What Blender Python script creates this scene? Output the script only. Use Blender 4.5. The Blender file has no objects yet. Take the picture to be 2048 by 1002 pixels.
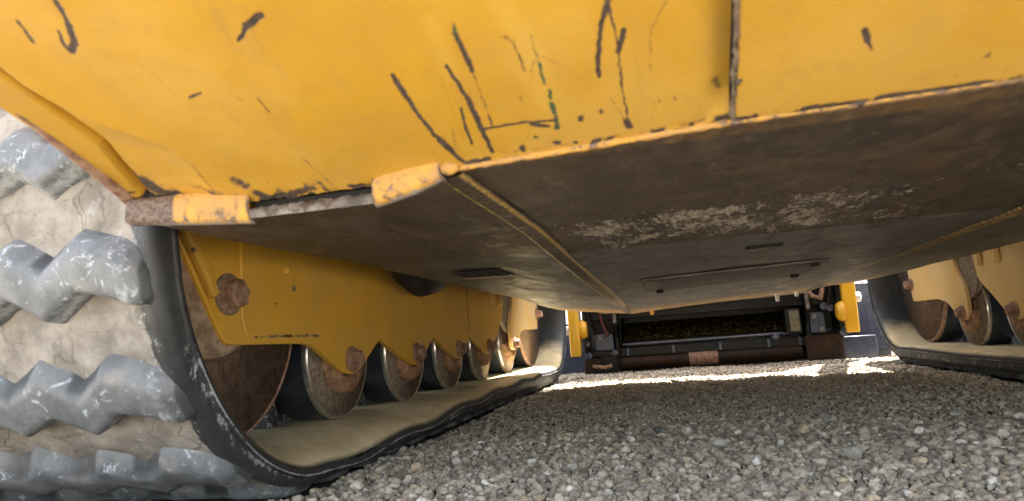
import bpy, math, random
import numpy as np
from mathutils import Matrix, Vector
PI = math.pi
R = math.radians
random.seed(7)
sc = bpy.context.scene
col = sc.collection

# ------------------------------------------------------------ camera
cd = bpy.data.cameras.new('camera'); cam = bpy.data.objects.new('camera', cd); col.objects.link(cam)
Fv = Vector((331, -154, -1365)).normalized()            # machine's forward direction seen by the camera
wv = Vector((-.0995, .995, 0)); Uv = (wv - wv.dot(Fv)*Fv).normalized(); Xv = Fv.cross(Uv)
rot = Matrix((Xv, Fv, Uv))                               # camera -> world
cam.matrix_world = Matrix.Translation((0, 0, .135)) @ rot.to_4x4()
cd.sensor_width = 36; cd.lens = 24; cd.clip_start = .01; cd.clip_end = 2000
cd.dof.use_dof = True; cd.dof.focus_distance = 1.1; cd.dof.aperture_fstop = 13
sc.camera = cam

# ------------------------------------------------------------ light
SUN_EL, SUN_AZ = 70, 32                                   # from the front of the machine, a little to the right
w = bpy.data.worlds.new('World'); sc.world = w; w.use_nodes = True
nt = w.node_tree; nt.nodes.clear()
sky = nt.nodes.new('ShaderNodeTexSky'); sky.sky_type = 'NISHITA'; sky.sun_disc = False
sky.sun_elevation = R(SUN_EL); sky.sun_rotation = R(SUN_AZ); sky.air_density = 1.2; sky.dust_density = 2.5
bg = nt.nodes.new('ShaderNodeBackground'); bg.inputs[1].default_value = .12
wo = nt.nodes.new('ShaderNodeOutputWorld')
hs = nt.nodes.new('ShaderNodeHueSaturation'); hs.inputs['Saturation'].default_value = .55   # hazy sky
nt.links.new(sky.outputs[0], hs.inputs['Color']); nt.links.new(hs.outputs[0], bg.inputs[0]); nt.links.new(bg.outputs[0], wo.inputs[0])
sd = bpy.data.lights.new('sun', 'SUN'); sd.energy = 5.0; sd.angle = R(.5); sd.color = (1, .93, .83)
sun = bpy.data.objects.new('sun', sd); col.objects.link(sun)
sv = Vector((math.sin(R(SUN_AZ))*math.cos(R(SUN_EL)), math.cos(R(SUN_AZ))*math.cos(R(SUN_EL)), math.sin(R(SUN_EL))))
sun.rotation_euler = sv.to_track_quat('Z', 'Y').to_euler(); sun.location = (0, 0, 6)
sc.view_settings.view_transform = 'Standard'; sc.view_settings.look = 'None'
sc.view_settings.exposure = 3.1; sc.view_settings.gamma = 1; sc.view_settings.use_curve_mapping = False
sc.render.engine = 'CYCLES'
sc.cycles.max_bounces = 8; sc.cycles.diffuse_bounces = 5

# ------------------------------------------------------------ numpy noise
def _hash(i, j, seed):
    n = (i*374761393 + j*668265263 + seed*1442695041) & 0xffffffff
    n = ((n ^ (n >> 13))*1274126177) & 0xffffffff
    return ((n ^ (n >> 16)) & 0xffff)/65535.0
def vnoise(x, y, seed=0):
    xi = np.floor(x).astype(np.int64); yi = np.floor(y).astype(np.int64)
    fx = x-xi; fy = y-yi; fx = fx*fx*(3-2*fx); fy = fy*fy*(3-2*fy)
    a = _hash(xi, yi, seed); b = _hash(xi+1, yi, seed); c = _hash(xi, yi+1, seed); d = _hash(xi+1, yi+1, seed)
    return (a*(1-fx)+b*fx)*(1-fy) + (c*(1-fx)+d*fx)*fy
def fbm(x, y, o=4, seed=0):
    s = 0; a = .5; t = 0
    for k in range(o):
        s = s + a*vnoise(x*2**k+k*17.3, y*2**k-k*9.1, seed+k); t += a; a *= .5
    return s/t
def ss(a, b, x):
    t = np.clip((x-a)/(b-a), 0, 1); return t*t*(3-2*t)

# ------------------------------------------------------------ materials
class NT:
    def __init__(s, name):
        s.m = bpy.data.materials.new(name); s.m.use_nodes = True; s.t = s.m.node_tree
        s.b = s.t.nodes['Principled BSDF']; s._co = None
    def n(s, ty, **k):
        q = s.t.nodes.new('ShaderNode'+ty)
        for a, v in k.items(): setattr(q, a, v)
        return q
    def co(s):
        if s._co is None: s._co = s.n('NewGeometry').outputs['Position']
        return s._co
    def l(s, a, b): s.t.links.new(a, b)
    def sock(s, v, i):
        if isinstance(v, (int, float)): i.default_value = v
        elif isinstance(v, tuple): i.default_value = v if len(v) == 4 else v+(1,)
        else: s.l(v, i)
    def noise(s, scale, det=4, rough=.55, stretch=None, dist=0, obj=False):
        q = s.n('TexNoise'); q.inputs['Scale'].default_value = scale; q.inputs['Detail'].default_value = det
        q.inputs['Roughness'].default_value = rough; q.inputs['Distortion'].default_value = dist
        c = s.n('TexCoord').outputs['Object'] if obj else s.co()
        if stretch:
            mp = s.n('Mapping'); mp.inputs['Scale'].default_value = stretch; s.l(c, mp.inputs[0]); c = mp.outputs[0]
        s.l(c, q.inputs['Vector']); return q.outputs['Fac']
    def ramp(s, f, a, b, lo=0., hi=1.):
        q = s.n('MapRange'); q.interpolation_type = 'SMOOTHSTEP'; q.inputs[1].default_value = a; q.inputs[2].default_value = b
        q.inputs[3].default_value = lo; q.inputs[4].default_value = hi; s.l(f, q.inputs[0]); return q.outputs[0]
    def mix(s, f, a, b):
        q = s.n('Mix', data_type='RGBA'); s.sock(f, q.inputs[0]); s.sock(a, q.inputs[6]); s.sock(b, q.inputs[7]); return q.outputs[2]
    def math(s, op, a, b=0.):
        q = s.n('Math', operation=op); s.sock(a, q.inputs[0]); s.sock(b, q.inputs[1]); return q.outputs[0]
    def attr(s, name):
        q = s.n('Attribute', attribute_name=name); return q.outputs['Color'], q.outputs['Fac']
    def rgb(s, name):
        q = s.n('Attribute', attribute_name=name); p = s.n('SeparateColor'); s.l(q.outputs['Color'], p.inputs[0]); return p.outputs
    def out(s, base, rough=.5, bump=None, bs=.3, bd=.001, metal=0., spec=.5, coat=0.):
        s.sock(base, s.b.inputs['Base Color']); s.sock(rough, s.b.inputs['Roughness']); s.sock(metal, s.b.inputs['Metallic'])
        s.b.inputs['Specular IOR Level'].default_value = spec; s.b.inputs['Coat Weight'].default_value = coat
        s.b.inputs['Coat Roughness'].default_value = .15
        if bump is not None:
            q = s.n('Bump'); q.inputs['Strength'].default_value = bs; q.inputs['Distance'].default_value = bd
            s.l(bump, q.inputs['Height']); s.l(q.outputs[0], s.b.inputs['Normal'])
        return s.m

YEL = (.575, .325, .028)
def yellow(name, base, dust=.0, dustc=(.62, .44, .2), rough=.38, chip=.70):
    t = NT(name)
    c = t.mix(t.ramp(t.noise(9, 3), .3, .75), base, tuple(v*.86 for v in base))
    d = t.ramp(t.noise(14, 6, .65), .35, .7, max(0, dust-.2), min(1, dust+.2)) if dust else 0.
    if dust: c = t.mix(d, c, dustc)
    ch = t.ramp(t.noise(75, 5, .7), chip, chip+.03)
    c = t.mix(ch, c, (.10, .045, .022))
    sp = t.ramp(t.noise(420, 2), .70, .74); c = t.mix(t.math('MULTIPLY', sp, .5), c, (.16, .09, .04))
    return t.out(c, rough if not dust else .55, t.noise(160, 4), .10, .001, coat=.25 if not dust else 0.)
YELP = (.70, .39, .030)
m_yel = yellow('yellow_paint', YELP, dust=.16, dustc=(.5, .33, .12), chip=.665)
m_yel_dusty = yellow('dusty_yellow_paint', (.74, .42, .08), dust=.65, dustc=(.66, .5, .26))
m_yel_arm = yellow('arm_yellow_paint', (.82, .44, .02), chip=.66)

def panel_mat():
    t = NT('scraped_yellow_paint'); a = t.rgb('wear'); br, gr, pl = a[0], a[1], a[2]
    n = t.noise(260, 5, .65); n2 = t.noise(18, 4)
    c = t.mix(t.ramp(n2, .3, .7), YEL, (.535, .30, .034))
    c = t.mix(pl, c, (.68, .44, .08))
    c = t.mix(t.math('MULTIPLY', t.ramp(t.noise(7, 6, .7), .42, .62), .30), c, (.66, .44, .13))
    c = t.mix(t.math('MULTIPLY', t.ramp(t.noise(40, 6, .7), .5, .7), .40), c, (.46, .27, .07))
    c = t.mix(t.math('MULTIPLY', t.ramp(t.noise(55, 5, .7, (1.0, .12, .12), .6), .60, .70), .35), c, (.40, .24, .08))
    rust = t.mix(t.ramp(n, .35, .65), (.028, .021, .018), (.095, .066, .053))
    k = t.ramp(t.math('ADD', br, t.math('MULTIPLY', t.math('SUBTRACT', n, .5), 1.1)), .28, .66)
    k = t.math('MULTIPLY', k, t.ramp(br, .03, .2))
    halo = t.ramp(br, .08, .5); c = t.mix(t.math('MULTIPLY', halo, .4), c, (.30, .16, .05))
    c = t.mix(k, c, rust)
    g = t.ramp(t.math('ADD', gr, t.math('MULTIPLY', t.math('SUBTRACT', n, .5), .5)), .3, .6)
    c = t.mix(g, c, (.06, .105, .055))
    h = t.math('SUBTRACT', t.math('MULTIPLY', t.noise(90, 3), .4), k)
    return t.out(c, t.ramp(k, 0, 1, .40, .75), h, .35, .0006, coat=.1)
m_panel = panel_mat()
def lip_mat():
    # R = rust, G = bare metal
    t = NT('battered_edge_paint'); a = t.rgb('wear'); n = t.noise(95, 9, .72, dist=.7); n2 = t.noise(400, 5, .7)
    yel = t.mix(t.ramp(t.noise(60, 6, .7), .35, .65), (.56, .30, .045), (.40, .23, .08))
    br = t.mix(t.ramp(n2, .35, .65), (.07, .045, .035), (.19, .135, .105))
    k = t.ramp(t.math('ADD', a[0], t.math('ADD', t.math('MULTIPLY', t.math('SUBTRACT', n, .5), 2.0), t.math('MULTIPLY', t.math('SUBTRACT', n2, .5), .5))), .40, .68)
    c = t.mix(k, yel, br)
    m = t.ramp(t.math('ADD', a[1], t.math('MULTIPLY', t.math('SUBTRACT', t.noise(170, 7, .75), .5), 1.8)), .45, .8)
    c = t.mix(m, c, t.mix(n2, (.22, .19, .17), (.42, .37, .33)))
    return t.out(c, .6, t.math('ADD', n, t.math('MULTIPLY', n2, .4)), .7, .0012, spec=.35)
m_lip = lip_mat()

def belly_mat():
    t = NT('dirty_belly_steel'); a = t.rgb('zone'); pale, grey, ochre = a[0], a[1], a[2]
    n1 = t.noise(26, 8, .72, (1.4, .45, 1), .5); n2 = t.noise(150, 6, .7, (1.2, .5, 1)); n3 = t.noise(9, 5, .6, dist=.6)
    c = t.mix(t.ramp(n1, .3, .7), (.060, .042, .029), (.175, .123, .081))
    c = t.mix(t.math('MULTIPLY', t.ramp(n3, .5, .72), .5), c, (.24, .135, .06))
    gc = t.mix(t.ramp(n1, .3, .7), (.13, .123, .108), (.25, .235, .20)); c = t.mix(grey, c, gc)
    c = t.mix(t.math('MULTIPLY', t.ramp(t.noise(22, 8, .75, dist=1.2), .44, .60), .6), c, (.045, .033, .025))
    c = t.mix(t.math('MULTIPLY', t.ramp(t.noise(120, 7, .8, (1.5, .4, 1), .8), .56, .66), .5), c, (.26, .20, .14))
    st = t.ramp(t.noise(70, 6, .75, (1.2, .45, 1), .6), .54, .66); c = t.mix(t.math('MULTIPLY', st, .45), c, (.30, .25, .19))
    pk = t.math('ADD', pale, t.math('ADD', t.math('MULTIPLY', t.math('SUBTRACT', t.noise(36, 8, .78, (1.25, .45, 1), 1.0), .5), 3.2), t.math('MULTIPLY', t.math('SUBTRACT', t.noise(210, 6, .75, (1.3, .5, 1)), .5), 2.4)))
    pk = t.math('ADD', pk, t.math('MULTIPLY', t.math('SUBTRACT', t.noise(13, 3, .5), .5), 1.6))
    pk = t.math('MULTIPLY', t.ramp(pk, .72, .98), t.ramp(pale, .02, .3))
    c = t.mix(pk, c, t.mix(t.ramp(n2, .35, .6), (.40, .33, .25), (.78, .69, .57)))
    c = t.mix(t.math('MULTIPLY', t.ramp(t.math('ADD', ochre, t.math('MULTIPLY', t.math('SUBTRACT', n2, .5), .8)), .3, .8), .8), c, (.48, .29, .10))
    h = t.math('ADD', t.math('MULTIPLY', n1, .6), t.math('ADD', t.math('MULTIPLY', n2, .4), pk))
    return t.out(c, t.ramp(n1, .3, .7, .34, .62), h, .8, .0016, metal=.15)
m_belly = belly_mat()

def simple(name, a, b, scale=60, rough=.6, bs=.4, bd=.001, metal=0., spec=.5, det=5, coat=0., third=None, th=.62):
    t = NT(name); n = t.noise(scale, det, .65)
    c = t.mix(t.ramp(n, .32, .68), a, b)
    if third: c = t.mix(t.ramp(t.noise(scale*1.7, 6, .7), th, th+.08), c, third)
    return t.out(c, rough, n, bs, bd, metal, spec, coat)
m_rust = simple('rusty_cast_iron', (.17, .085, .045), (.42, .25, .145), 85, .85, .7, .0016, third=(.42, .29, .18))
m_rust_bolt = simple('rusty_bolt', (.17, .085, .055), (.36, .23, .16), 130, .75, .6, .0008)
m_idler = simple('brown_rusted_disc', (.085, .05, .036), (.20, .135, .10), 110, .85, .8, .0014, third=(.26, .19, .14))
m_yoke = simple('pale_rusty_casting', (.20, .13, .085), (.42, .32, .225), 60, .8, .8, .003, third=(.13, .065, .035))
m_rust_dark = simple('dusty_brown_iron', (.12, .088, .062), (.27, .21, .155), 120, .88, .6, .001, third=(.2, .15, .11))
m_drum = simple('polished_dark_steel', (.014, .018, .026), (.026, .031, .040), 30, .26, .05, .0004, metal=0., spec=.7, third=(.05, .05, .055), th=.72)
m_rim = simple('bright_worn_steel', (.45, .43, .4), (.7, .68, .64), 160, .28, .1, .0003, metal=.9)
m_raw = simple('raw_grey_steel', (.055, .046, .04), (.21, .185, .16), 55, .6, .6, .001, metal=.1, third=(.06, .038, .025), th=.54)
m_black = simple('oily_black_paint', (.0028, .0028, .0034), (.008, .0075, .007), 40, .38, .3, .001, spec=.25, third=(.022, .016, .010), th=.64)
m_blackdirt = simple('dusty_olive_black_paint', (.012, .009, .002), (.045, .033, .009), 50, .95, .6, .002, spec=.03, third=(.34, .27, .14), th=.63)
m_darkbrown = simple('greasy_brown_steel', (.014, .007, .0045), (.042, .023, .013), 30, .55, .4, .001, spec=.2)
m_tan_steel = simple('tan_dusty_steel', (.17, .13, .09), (.30, .24, .16), 60, .6, .4, .001)
m_hole = simple('dark_interior', (.01, .009, .008), (.02, .018, .015), 30, .9, .2)  # near-black stands in for shade inside slots and gaps; latches share it
m_chassis = simple('dark_grey_chassis', (.03, .03, .03), (.05, .05, .048), 20, .5, .2)
m_glass = simple('tinted_glass', (.01, .012, .014), (.012, .014, .016), 5, .05, .0)
m_white = simple('white_plastic_cap', (.7, .7, .66), (.8, .8, .78), 100, .4, .1)
m_weld = None
def weld_mat():
    t = NT('weld_bead_metal'); a = t.rgb('zone'); n = t.noise(300, 4, .6)
    c = t.mix(t.ramp(n, .3, .7), (.08, .058, .038), (.18, .13, .08))
    k = t.ramp(t.math('ADD', a[0], t.math('MULTIPLY', t.math('SUBTRACT', n, .5), 1.0)), .35, .7)
    c = t.mix(k, c, t.mix(t.ramp(n, .35, .65), (.42, .26, .06), (.72, .50, .17)))
    c = t.mix(t.math('MULTIPLY', a[1], t.ramp(n, .4, .6)), c, (.45, .42, .36))
    return t.out(c, .45, n, .4, .0006, metal=.25)
m_weld = weld_mat()

def rubber_mat():
    # zone: R = dried mud, G = tan dust on the inner face, B = white scuffs
    t = NT('track_rubber'); a = t.rgb('zone'); n = t.noise(55, 6, .7); n2 = t.noise(320, 5, .7); n3 = t.noise(16, 4)
    rub = t.mix(t.ramp(n, .3, .7), (.018, .020, .021), (.038, .040, .041))
    mud = t.mix(t.ramp(t.noise(38, 6, .65), .32, .68), (.175, .155, .13), (.32, .292, .252))
    mud = t.mix(t.ramp(t.noise(30, 6, .8, (1, 1, 2.5), 1.5), .60, .66), mud, (.12, .095, .075))
    vo = t.n('TexVoronoi', feature='DISTANCE_TO_EDGE'); vo.inputs['Scale'].default_value = 24
    mpv = t.n('Mapping'); mpv.inputs['Rotation'].default_value = (.4, .3, .5); mpv.inputs['Scale'].default_value = (1, 1, .55)
    wob = t.n('VectorMath', operation='ADD'); wn = t.n('TexNoise'); wn.inputs['Scale'].default_value = 40; t.l(t.co(), wn.inputs['Vector'])
    sc3 = t.n('VectorMath', operation='SCALE'); sc3.inputs['Scale'].default_value = .03; t.l(wn.outputs['Color'], sc3.inputs[0])
    t.l(t.co(), wob.inputs[0]); t.l(sc3.outputs[0], wob.inputs[1]); t.l(wob.outputs[0], mpv.inputs[0]); t.l(mpv.outputs[0], vo.inputs['Vector'])
    crack = t.math('MULTIPLY', t.ramp(vo.outputs['Distance'], .035, .008), t.ramp(t.noise(15, 3), .42, .58))
    mud = t.mix(t.math('MULTIPLY', crack, .38), mud, (.07, .055, .045))
    mud = t.mix(t.math('MULTIPLY', t.ramp(t.noise(90, 7, .8, (1, 1, .35), 1), .54, .66), .45), mud, (.15, .13, .11))
    mud = t.mix(t.math('MULTIPLY', t.ramp(t.noise(50, 6, .75), .58, .68), .5), mud, (.42, .41, .39))
    tan = t.mix(t.ramp(t.noise(30, 4, .6), .3, .7), (.64, .53, .30), (.80, .69, .44))
    tan = t.mix(t.ramp(t.noise(60, 3, .6, (.18, 2.4, 1)), .66, .69), tan, (.07, .055, .03))
    k = t.ramp(t.math('ADD', a[0], t.math('MULTIPLY', t.math('SUBTRACT', n, .5), .9)), .42, .56)
    c = t.mix(t.ramp(t.math('ADD', a[1], t.math('MULTIPLY', t.math('SUBTRACT', n3, .5), .4)), .2, .8), rub, tan)
    c = t.mix(k, c, mud)
    sc_ = t.ramp(t.math('ADD', a[2], t.math('MULTIPLY', t.math('SUBTRACT', t.noise(110, 6, .78, (1, 1, .6)), .5), 3.0)), .62, .9)
    c = t.mix(t.math('MULTIPLY', sc_, t.ramp(a[2], .02, .2)), c, (.34, .36, .375))
    h = t.math('SUBTRACT', t.math('ADD', n, t.math('MULTIPLY', n2, .3)), t.math('MULTIPLY', t.math('MULTIPLY', crack, k), 1.2))
    return t.out(c, t.math('SUBTRACT', t.ramp(k, 0, 1, .50, .9), t.math('MULTIPLY', a[1], .12)), h, .4, .0013)
m_rubber = rubber_mat()
def lug_mat():
    t = NT('scuffed_tread_rubber'); n = t.noise(40, 5, .65); n2 = t.noise(130, 6, .75)
    up = t.rgb('zone')
    c = t.mix(t.ramp(n, .3, .7), (.085, .092, .098), (.165, .172, .178))
    c = t.mix(t.ramp(t.noise(75, 6, .78, dist=.8), .56, .66), c, (.42, .45, .48))
    c = t.mix(t.ramp(t.math('ADD', up[0], t.math('MULTIPLY', t.math('SUBTRACT', n2, .5), 1.2)), .4, .8), c, (.38, .40, .41))
    c = t.mix(t.math('MULTIPLY', t.ramp(t.noise(23, 4), .55, .7), .5), c, (.26, .235, .2))
    c = t.mix(t.math('MULTIPLY', up[1], .9), c, (.03, .032, .034))  # darkens the painted shade flank and the dark rubber ends
    return t.out(c, .55, t.math('ADD', n, t.math('MULTIPLY', n2, .5)), .45, .0012)
m_lug = lug_mat()
def stone_mat():
    t = NT('gravel_stone'); a, _ = t.attr('tint'); n = t.noise(420, 5, .7)
    q = t.n('Mix', data_type='RGBA', blend_type='MULTIPLY'); q.inputs[0].default_value = 1
    t.l(a, q.inputs[6]); t.l(t.mix(t.ramp(n, .3, .7), (.62, .62, .62), (1.15, 1.12, 1.08)), q.inputs[7])
    return t.out(q.outputs[2], .9, n, .5, .0006, spec=.3)
m_stone = stone_mat()
def ground_mat():
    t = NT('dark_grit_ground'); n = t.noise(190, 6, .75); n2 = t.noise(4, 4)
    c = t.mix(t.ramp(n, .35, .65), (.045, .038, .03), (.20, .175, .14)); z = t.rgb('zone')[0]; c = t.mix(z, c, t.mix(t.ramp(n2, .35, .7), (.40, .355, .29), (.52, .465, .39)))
    return t.out(c, .95, n, 1.0, .006, spec=.2)
m_ground = ground_mat()

# ------------------------------------------------------------ mesh helpers
def setp(o, parent):
    if parent is not None:
        o.parent = parent
        if parent.type == 'EMPTY': o.location = -Vector(parent.location)
def mesh(name, v, f, m, parent=None, smooth=True, ang=35, attrs=None, bevel=0, mats=None, mi=None):
    me = bpy.data.meshes.new(name)
    if isinstance(v, np.ndarray): v = v.tolist()
    if isinstance(f, np.ndarray): f = f.tolist()
    me.from_pydata(v, [], f); me.update()
    me.materials.append(m)
    for q in (mats or []): me.materials.append(q)
    if mi is not None: me.polygons.foreach_set('material_index', np.array(mi, dtype=np.int32))
    for k, c in (attrs or {}).items():
        at = me.color_attributes.new(k, 'FLOAT_COLOR', 'POINT'); c = np.asarray(c, dtype=np.float32)
        if c.shape[1] == 3: c = np.concatenate([c, np.ones((len(c), 1), np.float32)], 1)
        at.data.foreach_set('color', c.ravel())
    if smooth:
        me.polygons.foreach_set('use_smooth', [True]*len(me.polygons))
        if ang: me.set_sharp_from_angle(angle=R(ang))
    o = bpy.data.objects.new(name, me); col.objects.link(o); setp(o, parent)
    if bevel:
        b = o.modifiers.new('bevel', 'BEVEL'); b.width = bevel; b.segments = 2; b.limit_method = 'ANGLE'; b.angle_limit = R(40)
    return o
def grid_faces(nu, nv, closed_u=False):
    i = np.arange(nu if closed_u else nu-1); j = np.arange(nv-1)
    I, J = np.meshgrid(i, j, indexing='ij'); I2 = (I+1) % nu
    return np.stack([I*nv+J, I2*nv+J, I2*nv+J+1, I*nv+J+1], -1).reshape(-1, 4)
def box(x0, x1, y0, y1, z0, z1):
    v = [(x, y, z) for x in (x0, x1) for y in (y0, y1) for z in (z0, z1)]
    return v, [(0, 1, 3, 2), (4, 6, 7, 5), (0, 4, 5, 1), (2, 3, 7, 6), (0, 2, 6, 4), (1, 5, 7, 3)]
def join(*parts):
    V = []; F = []
    for v, f in parts:
        o = len(V); V += [tuple(p) for p in v]; F += [tuple(i+o for i in q) for q in f]
    return V, F
def lathe(prof, n=48, axis='x', c=(0, 0, 0)):
    # prof: list of (axial, radius); closed at ends by radius 0 if wanted
    V = []; F = []
    for a, r in prof:
        for k in range(n):
            t = 2*PI*k/n
            if axis == 'x': V.append((c[0]+a, c[1]+r*math.cos(t), c[2]+r*math.sin(t)))
            elif axis == 'z': V.append((c[0]+r*math.cos(t), c[1]+r*math.sin(t), c[2]+a))
            else: V.append((c[0]+r*math.cos(t), c[1]+a, c[2]+r*math.sin(t)))
    for i in range(len(prof)-1):
        for k in range(n): F.append((i*n+k, i*n+(k+1) % n, (i+1)*n+(k+1) % n, (i+1)*n+k))
    F.append(tuple(range(n))[::-1]); F.append(tuple((len(prof)-1)*n+k for k in range(n)))
    return V, F
def prism(poly, x0, x1):
    # poly in (y,z), extruded along x
    n = len(poly); V = [(x0, y, z) for y, z in poly]+[(x1, y, z) for y, z in poly]
    F = [tuple(range(n)), tuple(range(2*n-1, n-1, -1))]+[(i, i+n, (i+1) % n+n, (i+1) % n) for i in range(n)]
    return V, F
def roundpoly(p, r, k=5):
    out = []; n = len(p); rs = r if isinstance(r, (list, tuple)) else [r]*n
    for i in range(n):
        a = Vector(p[i-1]); b = Vector(p[i]); c = Vector(p[(i+1) % n]); q = rs[i]
        if q <= 0: out.append(tuple(b)); continue
        d1 = (a-b); d2 = (c-b); q1 = min(q, d1.length*.45, d2.length*.45)
        s = b+d1.normalized()*q1; e = b+d2.normalized()*q1
        for j in range(k+1):
            t = j/k; out.append(tuple(s*(1-t)**2+b*2*t*(1-t)+e*t*t))
    return out
def tube(pts, r, n=10):
    V = []; F = []; P = [Vector(p) for p in pts]
    for i, p in enumerate(P):
        d = (P[min(i+1, len(P)-1)]-P[max(i-1, 0)]).normalized(); u = d.orthogonal().normalized() if i == 0 else (u-d*u.dot(d)).normalized()
        w_ = d.cross(u); rr = r[i] if isinstance(r, (list, tuple)) else r
        for k in range(n):
            t = 2*PI*k/n; V.append(tuple(p+(u*math.cos(t)+w_*math.sin(t))*rr))
    for i in range(len(P)-1):
        for k in range(n): F.append((i*n+k, i*n+(k+1) % n, (i+1)*n+(k+1) % n, (i+1)*n+k))
    F.append(tuple(range(n))[::-1]); F.append(tuple((len(P)-1)*n+k for k in range(n)))
    return V, F
def empty(name, loc, label, cat, group=None):
    o = bpy.data.objects.new(name, None); col.objects.link(o); o.location = loc; o.empty_display_size = .1
    o['label'] = label; o['category'] = cat
    if group: o['group'] = group
    return o
def hexbolt(x, y, z, sx, r=.012, h=.012, rw=None, hw=.004, rot=.3):
    # bolt on a plate facing +-x
    rw = rw or r*1.35
    w_ = lathe([(0, rw), (hw*.7*sx, rw), (hw*sx, rw*.93)], 24, 'x', (x, y, z))
    hd = []
    V = []; F = []
    for a, rr in ((hw*sx, r), ((hw+h*.85)*sx, r), ((hw+h)*sx, r*.86)):
        for k in range(6):
            t = rot+k*PI/3; V.append((x+a, y+rr*math.cos(t), z+rr*math.sin(t)))
    for i in range(2):
        for k in range(6): F.append((i*6+k, i*6+(k+1) % 6, (i+1)*6+(k+1) % 6, (i+1)*6+k))
    F.append((12, 13, 14, 15, 16, 17))
    return join(w_, (V, F))

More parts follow.
